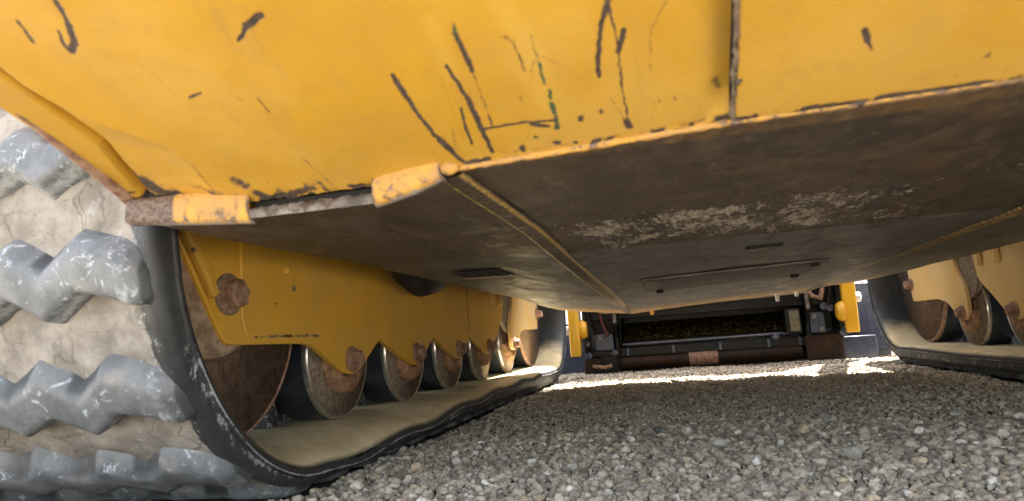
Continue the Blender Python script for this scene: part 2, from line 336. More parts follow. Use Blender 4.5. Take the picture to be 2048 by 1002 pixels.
# scrapes on the rear panel: kind, width, strength, points (mm across, mm up the slope)
MARKS=[
('b',2.9,0.90,[(-234.2, 150.2), (-238.0, 140.3), (-245.4, 128.2), (-251.7, 123.2)]),
('b',2.4,0.80,[(-247.2, 135.1), (-251.5, 127.1), (-251.7, 123.2)]),
('b',1.9,0.70,[(-261.1, 142.3), (-264.7, 129.5)]),
('b',4.3,0.95,[(-155.2, 124.2), (-163.2, 121.3)]),
('b',2.0,0.90,[(-163.2, 121.3), (-172.5, 114.3)]),
('b',1.7,0.70,[(-217.1, 87.1), (-209.5, 89.1)]),
('b',1.2,0.60,[(-184.4, 80.3), (-184.3, 69.3)]),
('b',2.5,0.90,[(-116.0, 74.0), (-114.5, 49.0), (-111.3, 28.5)]),
('b',4.0,0.90,[(-111.3, 28.5), (-104.5, 2.8)]),
('b',2.3,0.90,[(-89.2, 72.7), (-86.3, 50.1)]),
('b',3.2,0.90,[(-86.3, 50.1), (-86.1, 29.6), (-86.0, 6.7)]),
('g',2.5,0.80,[(-78.3, 95.8), (-79.3, 86.4)]),
('b',2.7,0.90,[(-79.0, 89.1), (-78.7, 77.4), (-78.6, 66.5)]),
('b',1.1,0.60,[(-78.6, 66.5), (-79.9, 27.9)]),
('b',2.0,0.80,[(-91.6, 44.4), (-93.6, 31.7), (-94.6, 15.6)]),
('b',2.0,0.80,[(-84.5, 26.0), (-65.9, 25.9), (-47.2, 23.4)]),
('b',3.2,0.80,[(-60.1, 23.1), (-53.0, 20.0)]),
('b',2.3,1.00,[(-14.3, 87.3), (-19.3, 73.0), (-23.2, 52.2), (-22.8, 47.3)]),
('b',1.3,0.70,[(-14.0, 84.7), (-13.1, 62.8), (-14.0, 34.9), (-13.3, 11.3)]),
('b',3.1,0.90,[(-9.6, 70.2), (-12.8, 59.8)]),
('b',0.9,0.50,[(8.7, 80.5), (0.9, 67.1), (-0.5, 40.9)]),
('b',1.5,0.60,[(-58.9, 81.8), (-56.1, 75.3), (-55.2, 59.8)]),
('g',1.8,0.70,[(-48.1, 78.7), (-48.1, 62.4)]),
('g',2.1,0.90,[(-48.1, 62.4), (-48.0, 49.6)]),
('g',2.7,1.00,[(-47.2, 44.3), (-47.3, 39.1)]),
('g',4.1,1.00,[(-47.7, 35.7), (-47.5, 28.4)]),
('g',4.0,1.00,[(-47.5, 25.8), (-48.6, 17.2)]),
('b',2.7,0.90,[(85.1, 45.6), (86.9, 39.7)]),
('b',1.6,0.80,[(86.9, 39.7), (89.9, 33.3)]),
('b',0.9,0.40,[(-45.7, 66.3), (-34.4, 53.8)]),
('b',1.0,0.35,[(-94.3, 67.7), (-97.9, 18.6)]),
('b',1.0,0.22,[(-130.3, 117.3), (-133.8, 89.8)]),
('b',1.0,0.22,[(-106.1, 114.6), (-139.9, 99.8)]),
('b',1.3,0.50,[(-187.1, 35.1), (-182.9, 5.8)]),
('b',0.6,0.30,[(115.0, 49.5), (153.2, 10.0)]),
('b',3.5,0.70,[(-36.2, 21.5), (-36.0, 19.5)]),
('b',2.7,0.70,[(-25.9, 24.2), (-25.6, 22.6)]),
('b',3.0,0.60,[(-61.1, 12.7), (-59.9, 12.3)]),
('b',3.7,0.70,[(-69.3, 6.5), (-69.3, 4.4)]),
('b',3.7,0.70,[(-51.9, 6.0), (-50.3, 5.6)]),
('b',3.2,0.70,[(-41.8, 3.2), (-41.3, 3.1)]),
('b',1.0,0.50,[(-20.2, 31.5), (-13.5, 9.5)]),
('b',3.5,0.80,[(-14.5, 13.6), (-13.5, 8.7)]),
('b',1.4,0.50,[(-61.0, 82.4), (-55.4, 78.0)]),
('b',2.2,0.40,[(-101.1, 29.8), (-103.7, 13.7)]),
('b',12.1,0.80,[(-301.7, 15.4), (-299.8, 6.9)]),
('b',9.8,0.70,[(-295.6, 3.3), (-293.6, -1.0)]),
('b',7.4,0.60,[(-236.4, 21.1), (-233.6, 15.5)]),
('b',6.7,0.70,[(-230.7, 7.2), (-226.8, 2.7)]),
('b',3.0,0.60,[(-300.2, 35.7), (-306.0, 8.0)]),
('b',4.8,0.50,[(-188.9, 9.4), (-188.0, -1.0)]),
('b',5.2,0.50,[(-173.3, 2.9), (-159.1, -0.0)]),
('b',1.8,0.40,[(-252.5, 36.7), (-257.2, 9.3)]),
('b',2.3,0.25,[(-209.2, 18.3), (-210.1, 5.9)]),
('b',1.8,0.50,[(63.3, 1.9), (65.0, -2.1)]),
('b',4.3,0.50,[(27.1, 26.6), (29.3, 19.2)]),
('b',1.9,0.20,[(21.0, 71.8), (24.8, 60.1)]),
('y',11.4,0.35,[(-56.2, 99.8), (-50.4, 70.7), (-50.4, 38.3)]),
('y',8.4,0.30,[(-87.6, 98.6), (-89.7, 66.4)]),
]

# ============================================================ THE SETTING
gx = np.concatenate([np.linspace(-300, -2, 30), np.linspace(-1.5, 1.8, 140), np.linspace(2.5, 300, 30)])
gy = np.concatenate([np.linspace(-300, -1.2, 30), np.linspace(-.8, 2.9, 160), np.linspace(3.5, 600, 30)])
GX, GY = np.meshgrid(gx, gy, indexing='ij')
near = ss(3.5, 2.6, np.abs(GX-.1))*ss(4.2, 3, np.abs(GY-1))
GZ = -.005+near*(fbm(GX*9, GY*9, 4, 3)-.5)*.012
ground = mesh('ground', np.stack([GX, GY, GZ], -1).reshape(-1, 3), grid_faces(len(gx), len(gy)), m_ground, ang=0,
              attrs={'zone': np.stack([np.maximum(ss(-.02, -.25, GY), ss(.85, 1.1, np.abs(GX-.1))), GX*0, GX*0], -1).reshape(-1, 3)})  # pale zone behind and beside the machine, added to bounce light up
ground['kind'] = 'structure'

# gravel: many small stones, every one with its own turn, size and tint
def ico(sub):
    import bmesh
    bm = bmesh.new(); bmesh.ops.create_icosphere(bm, subdivisions=sub, radius=1)
    v = np.array([p.co[:] for p in bm.verts]); f = np.array([[q.index for q in p.verts] for p in bm.faces]); bm.free(); return v, f
rng = np.random.default_rng(5)
def stone_variants(sub, n, amp):
    v, f = ico(sub); out = []
    for k in range(n):
        u = v.copy()
        for _ in range(9):                               # chop facets off
            d = rng.normal(size=3); d /= np.linalg.norm(d); h = rng.uniform(.55, .9)
            q = u@d; m_ = q > h; u[m_] -= np.outer(q[m_]-h, d)
        u *= 1+amp*(rng.random((len(u), 1))-.5)
        u *= np.array([1, rng.uniform(.7, 1), rng.uniform(.5, .85)])
        out.append(u)
    return out, f
def rots(n):
    q = rng.normal(size=(n, 4)); q /= np.linalg.norm(q, axis=1, keepdims=True); w_, x, y, z = q.T
    return np.stack([1-2*(y*y+z*z), 2*(x*y-z*w_), 2*(x*z+y*w_), 2*(x*y+z*w_), 1-2*(x*x+z*z), 2*(y*z-x*w_), 2*(x*z-y*w_), 2*(y*z+x*w_), 1-2*(x*x+y*y)], -1).reshape(n, 3, 3)
def tints(n):
    b = rng.choice(5, n, p=[.46, .29, .15, .025, .075])
    base = np.array([(.49, .425, .335), (.64, .575, .465), (.31, .275, .225), (.83, .79, .70), (.58, .47, .33)])[b]
    return base*rng.uniform(.75, 1.2, (n, 1))
def scatter(name, P, S, sub, amp, T=None):
    vs, f = stone_variants(sub, 14, amp); n = len(P); Rm = rots(n); T = tints(n) if T is None else T
    which = rng.integers(0, 14, n); nv = len(vs[0]); V = np.empty((n, nv, 3), np.float32)
    for k in range(14):
        m_ = which == k
        V[m_] = np.einsum('nij,vj->nvi', Rm[m_], vs[k])
    V = V*S[:, None, None]; V[:, :, 2] *= .85; V += P[:, None, :]
    F = (f[None]+(np.arange(n)*nv)[:, None, None]).reshape(-1, 3)
    me = bpy.data.meshes.new(name); me.vertices.add(n*nv); me.vertices.foreach_set('co', V.reshape(-1).astype(np.float32))
    nf = len(F); me.loops.add(nf*3); me.loops.foreach_set('vertex_index', F.reshape(-1).astype(np.int32))
    me.polygons.add(nf); me.polygons.foreach_set('loop_start', np.arange(0, nf*3, 3, dtype=np.int32)); me.polygons.foreach_set('loop_total', np.full(nf, 3, dtype=np.int32))
    me.update(calc_edges=True); me.validate()
    at = me.color_attributes.new('tint', 'FLOAT_COLOR', 'POINT')
    C_ = np.concatenate([np.repeat(T, nv, 0), np.ones((n*nv, 1))], 1).astype(np.float32); at.data.foreach_set('color', C_.ravel())
    me.polygons.foreach_set('use_smooth', [False]*nf)
    me.materials.append(m_stone); o = bpy.data.objects.new(name, me); col.objects.link(o); return o
def blocked(x, y):                                       # under the two belts
    return ((x < -.365) & (x > -.86) & (y > .60) & (y < 2.06)) | ((x > .575) & (x < 1.07) & (y > .60) & (y < 2.06))
def field(x0, x1, y0, y1, sp, lo, hi, sub, amp, name, mean=0.0):
    nx = int((x1-x0)/sp); ny = int((y1-y0)/sp)
    X, Y = np.meshgrid(np.arange(nx), np.arange(ny), indexing='ij')
    x = x0+(X.ravel()+rng.uniform(0, 1, nx*ny))*sp; y = y0+(Y.ravel()+rng.uniform(0, 1, nx*ny))*sp
    k = ~blocked(x, y); x = x[k]; y = y[k]
    s = lo+(hi-lo)*rng.beta(1.15, 6.5, len(x))
    z = -.005+(fbm(x*9, y*9, 4, 3)-.5)*.012+s*.45+(fbm(x*40, y*40, 2, 8)-.5)*.004
    z = np.where(x < -.33, np.minimum(z, .009), z)
    return np.stack([x, y, z], -1), s
a = field(-.46, .62, .40, 1.02, .0046, .0017, .0120, 2, .16, 'a')
k_ = (a[0][:, 0] > -.40) & (a[0][:, 0] < .36+(a[0][:, 1]-.57)*.5) & (a[0][:, 1] > .50); a = (a[0][k_], a[1][k_])
b_ = field(-.50, .80, 1.02, 1.75, .0060, .0024, .0095, 1, .25, 'b')
c_ = field(-.62, .95, 1.75, 2.65, .0105, .004, .010, 1, .25, 'c')
g1 = scatter('gravel', a[0], a[1], 2, .16); g1['kind'] = 'stuff'
P2 = np.concatenate([b_[0], c_[0]]); S2 = np.concatenate([b_[1], c_[1]])
g2 = scatter('distant_gravel', P2, S2, 1, .25); g2['kind'] = 'stuff'
d1 = field(-1.0, 1.2, -.10, .38, .013, .005, .010, 1, .25, 'd'); d2 = field(.80, 1.2, .38, 2.65, .013, .005, .010, 1, .25, 'e'); d3 = field(.42, .80, .38, 1.02, .012, .005, .010, 1, .25, 'f')
d4 = field(-1.0, -.52, .38, 2.65, .014, .005, .010, 1, .25, 'g')
g3 = scatter('surrounding_gravel', np.concatenate([d1[0], d2[0], d3[0], d4[0]]), np.concatenate([d1[1], d2[1], d3[1], d4[1]]), 1, .25); g3['kind'] = 'stuff'

# the larger pebbles one can pick out
PEB = [  # x, y, radius, tint, label
 (-.0017, .916, .0125, (0.70, 0.66, 0.58), 'pale grey rounded pebble embedded at the middle of the dark gravel'),
 (.133, .885, .0130, (0.62, 0.51, 0.35), 'large tan pebble, the warmest coloured stone on the gravel right of centre'),
 (.070, .865, .0120, (0.41, 0.36, 0.32), 'broad dull brown stone left of the large tan pebble'),
 (-.038, .935, .0085, (0.14, 0.15, 0.16), 'small blue-black stone beside the pale rounded pebble'),
 (-.068, .865, .0085, (0.84, 0.81, 0.73), 'small angular whitish stone left of the blue-black stone'),
 (.178, .995, .0130, (0.30, 0.30, 0.27), 'big dark grey stone at the rim of the shaded gravel'),
 (.245, .845, .0100, (0.78, 0.73, 0.63), 'cream pebble near the right side of the foreground gravel'),
 (.375, .925, .0140, (0.81, 0.76, 0.68), 'large off-white stone at the far right of the gravel'),
 (.032, .800, .0115, (0.54, 0.52, 0.47), 'cool grey pebble in the lit gravel in front of the dull brown stone'),
 (-.253, .745, .0090, (0.81, 0.76, 0.68), 'white stone lying nearest the left track edge'),
 (-.165, .735, .0075, (0.85, 0.82, 0.76), 'tiny bright white pebble right of the left track in the front gravel'),
 (.150, .725, .0135, (0.51, 0.49, 0.43), 'wide mottled grey stone low in the foreground gravel'),
 (-.115, .700, .0105, (0.65, 0.62, 0.57), 'pale flat stone at the bottom edge of the gravel'),
 (.325, .975, .0110, (0.59, 0.57, 0.51), 'light grey stone beside the large off-white stone'),
 (.060, .700, .0080, (0.84, 0.81, 0.76), 'bright white pebble near the bottom middle of the gravel'),
]
for i, (x, y, r, tnt, lab) in enumerate(PEB):
    vs, f = stone_variants(3, 1, .045); u = vs[0]*r*.68; tnt = tuple(.85*q for q in tnt); a_ = random.uniform(0, 6.28)
    u = u@np.array([[math.cos(a_), math.sin(a_), 0], [-math.sin(a_), math.cos(a_), 0], [0, 0, 1]])
    o = mesh('pebble', u, f, m_stone, attrs={'tint': np.tile(np.array(tnt), (len(u), 1))}, ang=28); o.location = (x, y, .003+r*.22)
    o['label'] = lab; o['category'] = 'pebble'; o['group'] = 'larger pebbles lying in the gravel'

# ============================================================ THE TRACK LOADER
loader = empty('track_loader', (.105, 1.3, 0), 'yellow compact track loader seen from underneath, standing on two rubber tracks', 'track loader')
SX = .105                                                # plane of symmetry

# ---- rear panel -----------------------------------------------------------
EXs = [-.322, -.27, -.24, -.16, -.135, -.115, .034, .157, .4, .60]
EYs = [.352, .3525, .354, .353, .351, .350, .335, .330, .320, .320]
EZs = [.231, .2305, .2275, .2265, .229, .2305, .232, .233, .233, .233]
CK, SK = .922, .387
NP = np.array([0, -SK, -CK])                             # outward normal of the panel (down and back)
def panel_pt(X, s, d):
    ye = np.interp(X, EXs, EYs); ze = np.interp(X, EXs, EZs)
    return np.stack([X, ye-s*CK+d*NP[1], ze+s*SK+d*NP[2]], -1)
def seg_dist(X, S, p, q):
    px, py = p; qx, qy = q; dx, dy = qx-px, qy-py; L = dx*dx+dy*dy+1e-12
    t = np.clip(((X-px)*dx+(S-py)*dy)/L, 0, 1); return np.hypot(X-px-t*dx, S-py-t*dy)
_sr = random.Random(19)
for _ in range(34):                                      # fine hairline scuffs
    x0 = _sr.uniform(-250, 170); s0 = _sr.uniform(4, 130); a0 = _sr.gauss(1.45, .45); L0 = _sr.uniform(5, 26)
    MARKS.append(('b', _sr.uniform(.5, 1.0), _sr.uniform(.12, .38), [(x0, s0), (x0+L0*math.cos(a0)*.5+_sr.uniform(-1, 1), s0+L0*.5*math.sin(a0)), (x0+L0*math.cos(a0), s0+L0*math.sin(a0))]))
for _ in range(26):                                      # small chips
    x0 = _sr.uniform(-290, 170); s0 = abs(_sr.gauss(0, 30)); MARKS.append(('b', _sr.uniform(.5, 1.5), _sr.uniform(.25, .7), [(x0, s0), (x0+_sr.uniform(-1.5, 1.5), s0+_sr.uniform(.5, 4))]))
def wear_map(X, S):
    x = X*1000; s = S*1000; br = np.zeros_like(x); gr = br.copy(); yl = br.copy()
    wx = x+(fbm(x*.35, s*.35, 3, 11)-.5)*1.3; ws = s+(fbm(x*.35, s*.35, 3, 12)-.5)*1.3
    for ty, w_, a_, pts in MARKS:
        for k in range(len(pts)-1):
            a_ = a_*(.62 if ty == 'g' else 1); lo = np.array(pts).min(0)-3*w_-2; hi = np.array(pts).max(0)+3*w_+2
            m_ = (x > lo[0]) & (x < hi[0]) & (s > lo[1]) & (s < hi[1])
            d = seg_dist(wx[m_], ws[m_], pts[k], pts[k+1])
            v = min(1, a_*1.08)*np.clip(1.25-d/(w_*.43*(.55+.9*fbm(x[m_]*.12+k, s[m_]*.12, 2, 14)))*.75, 0, 1)*(.72+.5*fbm(x[m_]*1.6, s[m_]*.5, 3, 15))
            t = {'b': br, 'g': gr, 'y': yl}[ty]; t[m_] = np.maximum(t[m_], v)
    n = fbm(x*.13, s*.13, 5, 21)
    edge = ss(6.5, 0, s)*ss(.40, .66, n)*1.1             # chipped along the bottom edge
    br = np.maximum(br, edge)
    left = ss(-210, -300, x)*ss(26, 2, s)*ss(.42, .6, fbm(x*.09, s*.12, 5, 31))
    br = np.maximum(br, left)
    br = np.maximum(br, ss(-150, -200, x)*ss(16, 2, s)*ss(.5, .66, fbm(x*.07, s*.1, 5, 37))*.8)
    return np.stack([np.clip(br, 0, 1), gr, yl], -1)
def rline(S): return np.interp(S, [0, .0066, .050, .074, .095, .118, .3], [-.257, -.259, -.253, -.2795, -.290, -.296, -.34])
def cline(S): return np.interp(S, [0, .0116, .056, .118, .3], [-.3115, -.310, -.2957, -.2962, -.300])
gs = np.concatenate([np.arange(0, .158, .0008), np.linspace(.16, .21, 8)])
gxl = np.concatenate([np.arange(-.322, .0342, .0008)])
Xg, Sg = np.meshgrid(gxl, gs, indexing='ij')
Rr = rline(Sg); Cc = cline(Sg)
tt = np.clip((Rr-Xg)/np.maximum(Rr-Cc, .002), 0, 1)
depth = np.interp(Sg, [0, .02, .118, .3], [1.0, 1.0, .30, .2])
disp = -.0085*tt*depth*(1+0*tt)
disp += -.0045*np.exp(-((Xg-Cc)/.0016)**2)
disp += np.where(Xg < Cc, .0025*np.clip((Cc-Xg)/.003, 0, 1), 0)
disp += -.007*ss(.018, .034, Xg)*ss(-.002, .02, Sg)
disp += (fbm(Xg*14, Sg*14, 3, 41)-.5)*.0022
disp += (fbm(Xg*160, Sg*160, 3, 43)-.5)*.0012*ss(.012, 0, Sg)
V = panel_pt(Xg, Sg, disp); V[:, 0, 2] += (fbm(gxl*220, gxl*0, 3, 5)-.5)*.0014
rear_panel = mesh('rear_panel', V.reshape(-1, 3), grid_faces(len(gxl), len(gs)), m_panel, loader, ang=0, attrs={'wear': wear_map(Xg, Sg).reshape(-1, 3)})
gxr = np.concatenate([np.arange(.035, .205, .0008), np.linspace(.21, .53, 40)])
Xg, Sg = np.meshgrid(gxr, gs, indexing='ij')
edgej = (fbm(Sg[0]*260, Sg[0]*0, 4, 6)-.5)*.0030
disp = .0012+(fbm(Xg*10, Sg*10, 3, 51)-.5)*.002
Vr = panel_pt(Xg, Sg, disp); Vr[0, :, 0] += edgej; Vr[:, 0, 1] += (fbm(gxr*200, gxr*0, 4, 7)-.5)*.0030
Wr = wear_map(Xg, Sg); Wr[..., 0] = np.maximum(Wr[..., 0], ss(.0030, .0004, Xg-.035)*(.4+.6*fbm(Sg*150, Xg*10, 3, 9)))
Wr[..., 0] = np.maximum(Wr[..., 0], ss(.0045, 0, Sg)*ss(.45, .6, fbm(Xg*70, Sg*30, 4, 77))*1.1)
rp2 = mesh('side_panel', Vr.reshape(-1, 3), grid_faces(len(gxr), len(gs)), m_panel, loader, ang=0, attrs={'wear': Wr.reshape(-1, 3)})
so = rp2.modifiers.new('thickness', 'SOLIDIFY'); so.thickness = .003; so.offset = 1 if False else -1
# plate edges showing at the overlap
ej = []
for i in range(60):
    s = i/59*.16; p = panel_pt(np.array([.0352]), np.array([s]), np.array([.0005]))[0]; ej.append(p+np.array([(fbm(np.array([s*300]), np.array([0.]), 3, 9)[0]-.5)*.002, 0, 0]))
v, f = tube(ej, [.0008+.0009*random.random() for _ in ej], 8)
mesh('overlap_seam', v, f, m_rust_dark, rear_panel)
# worn rim down the outer side
pr = []
for i in range(50):
    s = -.002+i/49*.19; x = np.interp(s, [0, .011, .1, .3], [-.3240, -.3230, -.3180, -.3115]); p = panel_pt(np.array([x]), np.array([s]), np.array([-.0065]))[0]; pr.append(p)
v, f = tube(pr, [.0040+.0006*random.random() for _ in pr], 10)
mesh('worn_rim', v, f, m_rust_bolt, rear_panel)
# yellow lips and the slot between them
def lip(x0, x1, h, name='lip', rust=0):
    n = int((x1-x0)/.0007); xs = np.linspace(x0, x1, n); ts = np.linspace(0, 1, 16)
    Xa, Ta = np.meshgrid(xs, ts, indexing='ij')
    ye = np.interp(Xa, EXs, EYs)-.0015; zt = np.interp(Xa, EXs, EZs)+.0035; zb = belly_edge(Xa)-.0006
    prof_y = np.interp(Ta, [0, .12, .5, .8, .92, 1], [.0008, -.0012, -.0016, -.0018, -.0008, .003])
    prof_z = np.interp(Ta, [0, .12, .5, .8, .92, 1], [0, .10, .5, .92, 1.0, 1.0])
    nz = (fbm(Xa*150, Ta*3, 5, 61)-.5)*.9
    Va = np.stack([Xa, ye+prof_y+nz*.0018, zt+(zb-zt)*prof_z+nz*.001], -1)
    wv_ = np.clip(.36+.3*(fbm(Xa*45, Ta*1.2, 3, 63)-.5)+.25*ss(.0025, 0, np.minimum(Xa-x0, x1-Xa))+rust, 0, 1)
    A = np.stack([wv_, .75*ss(.72, .95, Ta), 0*wv_], -1)
    o = mesh(name, Va.reshape(-1, 3), grid_faces(n, 16), m_lip, rear_panel, ang=0, attrs={'wear': A.reshape(-1, 3)})
    q = o.modifiers.new('thickness', 'SOLIDIFY'); q.thickness = .003; return o
def belly_edge(X): return np.interp(X, [-.322, -.285, -.24, -.158, -.135, -.112, .034, .157, .6], [.2245, .2205, .2170, .2170, .2215, .2290, .2300, .2305, .231])
lip(-.288, -.238, .01); lip(-.321, -.287, .01, rust=.5); lip(-.158, -.117, .01)
v, f = box(-.242, -.156, .362, .372, .2228, .2280)
mesh('slot_interior', v, f, m_hole, rear_panel)  # dark block painted in for the shade of the slot

# ---- belly plate ----------------------------------------------------------
ys = np.concatenate([np.arange(.350, .9, .0035), np.arange(.9, 1.86, .007)])
def xz_nodes(y):
    xe0 = np.interp(y, [.35, .65, 1.6, 1.88], [-.322, -.321, -.315, -.293]); ze0 = np.interp(y, [.35, .42, .64, 1.4, 1.88], [.2245, .2235, .225, .218, .2000])
    xs0 = np.interp(y, [.35, 1.88], [-.1145, -.121]); zs0 = np.interp(y, [.35, .573, 1.08, 1.55, 1.88], [.2290, .2290, .2105, .196, .1794])
    xs1 = np.interp(y, [.35, 1.88], [.338, .325]); zs1 = np.interp(y, [.35, .758, 1.31, 1.70, 1.88], [.2310, .2262, .2200, .2085, .2060])
    xe1 = np.interp(y, [.35, 1.7, 1.88], [.497, .508, .478]); ze1 = np.interp(y, [.35, 1.12, 1.67, 1.88], [.2265, .225, .225, .2205])
    return [xe0, xs0, xs1, xe1], [ze0, zs0, zs1, ze1]
tx = np.concatenate([np.linspace(0, 1, 46), 1+np.linspace(0, 1, 110)[1:], 2+np.linspace(0, 1, 30)[1:]])
BX = np.zeros((len(tx), len(ys))); BY = BX.copy(); BZ = BX.copy()
for j, y in enumerate(ys):
    xn, zn = xz_nodes(y); BX[:, j] = np.interp(tx, [0, 1, 2, 3], xn); BZ[:, j] = np.interp(tx, [0, 1, 2, 3], zn); BY[:, j] = y
# rear edge follows the panel edge; the outer left corner sags
k = ss(.50, .35, BY)
BY += (np.interp(BX, EXs, EYs)-.350)*k
wsag = ss(.42, .352, BY)*(BX < -.10); BZ = BZ*(1-wsag)+belly_edge(BX)*wsag
BZ += (fbm(BX*9, BY*6, 3, 71)-.5)*.004*ss(.36, .5, BY)
BZ += (fbm(BX*60, BY*60, 3, 72)-.5)*.0008
sd_ = .73+.06*(BX-.1)
BZ -= .0015*ss(-.003, .003, BY-sd_)*(BX > -.115)*(BX < .33)
# front nose curls up a little
BZ += .006*ss(1.83, 1.88, BY)**2
grey = ss(-.006, .006, BY-sd_)
pale = ss(.50, .60, BY)*ss(.76, .70, BY)*ss(-.12, -.06, BX)*ss(.28, .18, BX)
pale = np.maximum(pale*.74, .35*ss(.40, .5, BY)*ss(.72, .60, BY)*ss(.02, .15, BX))
pale = np.maximum(pale, 1.15*np.exp(-(((BX+.055)/.045)**2+((BY-.63)/.07)**2)))
pale = np.maximum(pale, .55*np.exp(-(((BX+.225)/.035)**2+((BY-.95)/.22)**2)))
pale = np.maximum(pale, .45*ss(1.2, 1.5, BY))
pale *= (BY > .40)
ochre = .9*ss(1.55, 1.86, BY)+.55*np.exp(-((BX+.3)/.012)**2)*ss(.5, .6, BY)*.6+.5*ss(.014, .0, BY-.351)  # front term: ochre dust with the warm reflected glow painted in
o_belly = mesh('belly_plate', np.stack([BX, BY, BZ], -1).reshape(-1, 3), grid_faces(len(tx), len(ys))[:, ::-1], m_belly, loader, ang=0,
               attrs={'zone': np.stack([pale, grey, np.clip(ochre, 0, 1)], -1).reshape(-1, 3)})
q = o_belly.modifiers.new('thickness', 'SOLIDIFY'); q.thickness = .004; q.offset = -1
def belly_z(x, y):
    xn, zn = xz_nodes(y); return float(np.interp(x, xn, zn))
# grey worn edge strip seen in the slot
n = 80; xs = np.linspace(-.2415, -.1565, n); V = []
for x in xs:
    j = random.uniform(-.0003, .0003)
    V += [(x, .3495+j, belly_edge(x)-.0012), (x, .3488+j, belly_edge(x)+.0022+j), (x, .3500, belly_edge(x)+.0050+j*2), (x, .364, belly_edge(x)+.0055)]
mesh('plate_edge', V, grid_faces(n, 4), m_raw, o_belly, ang=0)
# lumpy bead between panel and belly
n = 300; pts = []; rr = []
for i in range(n):
    x = -.116+i/(n-1)*.55; q1 = fbm(np.array([x*240]), np.array([0.]), 3, 81)[0]; q2 = fbm(np.array([x*60]), np.array([3.]), 3, 82)[0]
    pts.append((x, float(np.interp(x, EXs, EYs))+.0006, float(np.interp(x, EXs, EZs))-.0012)); rr.append(.0008+.0015*q1*(1 if x < .05 else .55)+.0004*q2)
v, f = tube(pts, rr, 10); va = np.array(v)
kk = .85*ss(.58, .44, fbm(va[:, 0]*60, va[:, 2]*300, 4, 83))*np.where(va[:, 0] < .06, 1, .5)+.25*(va[:, 0] < .04)
mesh('weld_bead', v, f, m_lip, rear_panel, ang=0, attrs={'wear': np.stack([.30+.35*(1-np.clip(kk, 0, 1)), .25+0*kk, 0*kk], -1)})
# knot of weld where the two seams meet
v, f = ico(3); u = v*np.array([.006, .003, .004]); u += (rng.random(u.shape)-.5)*.0007
u += np.array([-.113, .348, .2300]); mesh('weld_knot', u, f, m_lip, rear_panel, ang=0, attrs={'wear': np.tile([.35, .2, 0], (len(u), 1))})
# long seams running forward
def seam(side, w0, w1, lift, y0, y1):
    n = 900; yy = np.linspace(y0, y1, n); m_ = 13; Vv = []; Z = []
    for y in yy:
        xn, zn = xz_nodes(y); xc = xn[side]; zc = zn[side]; t = (y-y0)/(y1-y0); w_ = w0+(w1-w0)*min(1, t*1.6); w_ *= 1 if t < .8 else 1-(t-.8)*2.5
        for j in range(m_):
            u = j/(m_-1)*2-1
            rip = .5+.5*math.sin((y+.004*u*u)*2*PI/.0085+2.2*math.sin(y*97)+1.3*math.sin(y*211))
            h = lift*(1-u*u)**.6*(.75+.25*rip) if abs(u) < 1 else 0
            ed = math.exp(-((abs(u)-.78)/.16)**2)
            Vv.append((xc+u*w_/2, y+(np.interp(xc, EXs, EYs)-.35)*max(0, 1-(y-y0)/.15), zc-.0012-h-ed*.0006+ .001*(abs(u) > .99)))
            gold = (.85*ed+.10)*(1-.3*t) + .75*rip*float(ss(.25, .55, np.array(t)))
            if side == 2: gold = .25+.5*rip
            Z.append((gold*(1 if t < .85 else .3), .8*rip*float(ss(.35, .6, np.array(t)))*(t < .85) if side == 2 else .15*rip*t, 0))
    return mesh('weld_seam', Vv, grid_faces(n, m_), m_weld, o_belly, ang=0, attrs={'zone': np.array(Z)})
seam(1, .0165, .028, .0022, .352, 1.80); seam(2, .014, .022, .003, .40, 1.85)
# access hatch, its slots and bolts, drain slot
def belly_quad(x0, x1, y0, y1, z_off, th, name, m, par, rim=.0):
    nx, ny = 10, 6; Vv = []
    for i in range(nx):
        for j in range(ny):
            x = x0+(x1-x0)*i/(nx-1); y = y0+(y1-y0)*j/(ny-1); Vv.append((x, y, belly_z(x, y)-z_off))
    o = mesh(name, Vv, grid_faces(nx, ny)[:, ::-1], m, par, ang=0); q = o.modifiers.new('t', 'SOLIDIFY'); q.thickness = th; q.offset = -1; return o
m_hatch = simple('grey_brown_hatch_steel', (.12, .108, .09), (.19, .172, .145), 40, .55, .4, .001, metal=.15, third=(.2, .17, .13))
belly_quad(-.048, .222, 1.050, 1.285, .0022, .0010, 'hatch_gap', m_hole, o_belly)
belly_quad(-.0460, .2200, 1.053, 1.2825, .0042, .0020, 'hatch_cover', m_hatch, o_belly)
for x, y in ((-.025, 1.262), (.205, 1.075), (.205, 1.262)):
    v, f = box(x-.006, x+.006, y-.007, y+.007, belly_z(x, y)-.0095, belly_z(x, y)-.004); mesh('latch', v, f, m_hole, o_belly, bevel=.001)
belly_quad(.085, .125, .812, .828, .0036, .0010, 'slot', m_hole, o_belly)
# left outer slot: dark sheet paints its shade, pale strip its lit far wall
belly_quad(-.262, -.205, .800, .862, .0030, .0012, 'slot_shade', m_hole, o_belly)
belly_quad(-.268, -.203, .862, .890, .0042, .0030, 'slot_lit_wall', m_tan_steel, o_belly)
# turned up nose of the belly with hanging studs
V = []; n = 60
for i in range(n):
    x = -.125+i/(n-1)*.47; zb = belly_z(x, 1.88)
    V += [(x, 1.884, zb+.0062), (x, 1.888, zb+.012), (x, 1.890, zb+.03), (x, 1.890, zb+.14)]
mesh('nose_plate', V, grid_faces(n, 4), m_tan_steel, o_belly)
for x, L in ((.255, .020), (.302, .014), (-.062, .012)):
    z = belly_z(x, 1.86)+.001; v, f = lathe([(0, .0055), (-L*.5, .0052), (-L*.8, .005), (-L, .0028)], 16, 'z', (x, 1.862, z)); mesh('stud', v, f, m_white if x > .2 else m_yel_arm, o_belly)

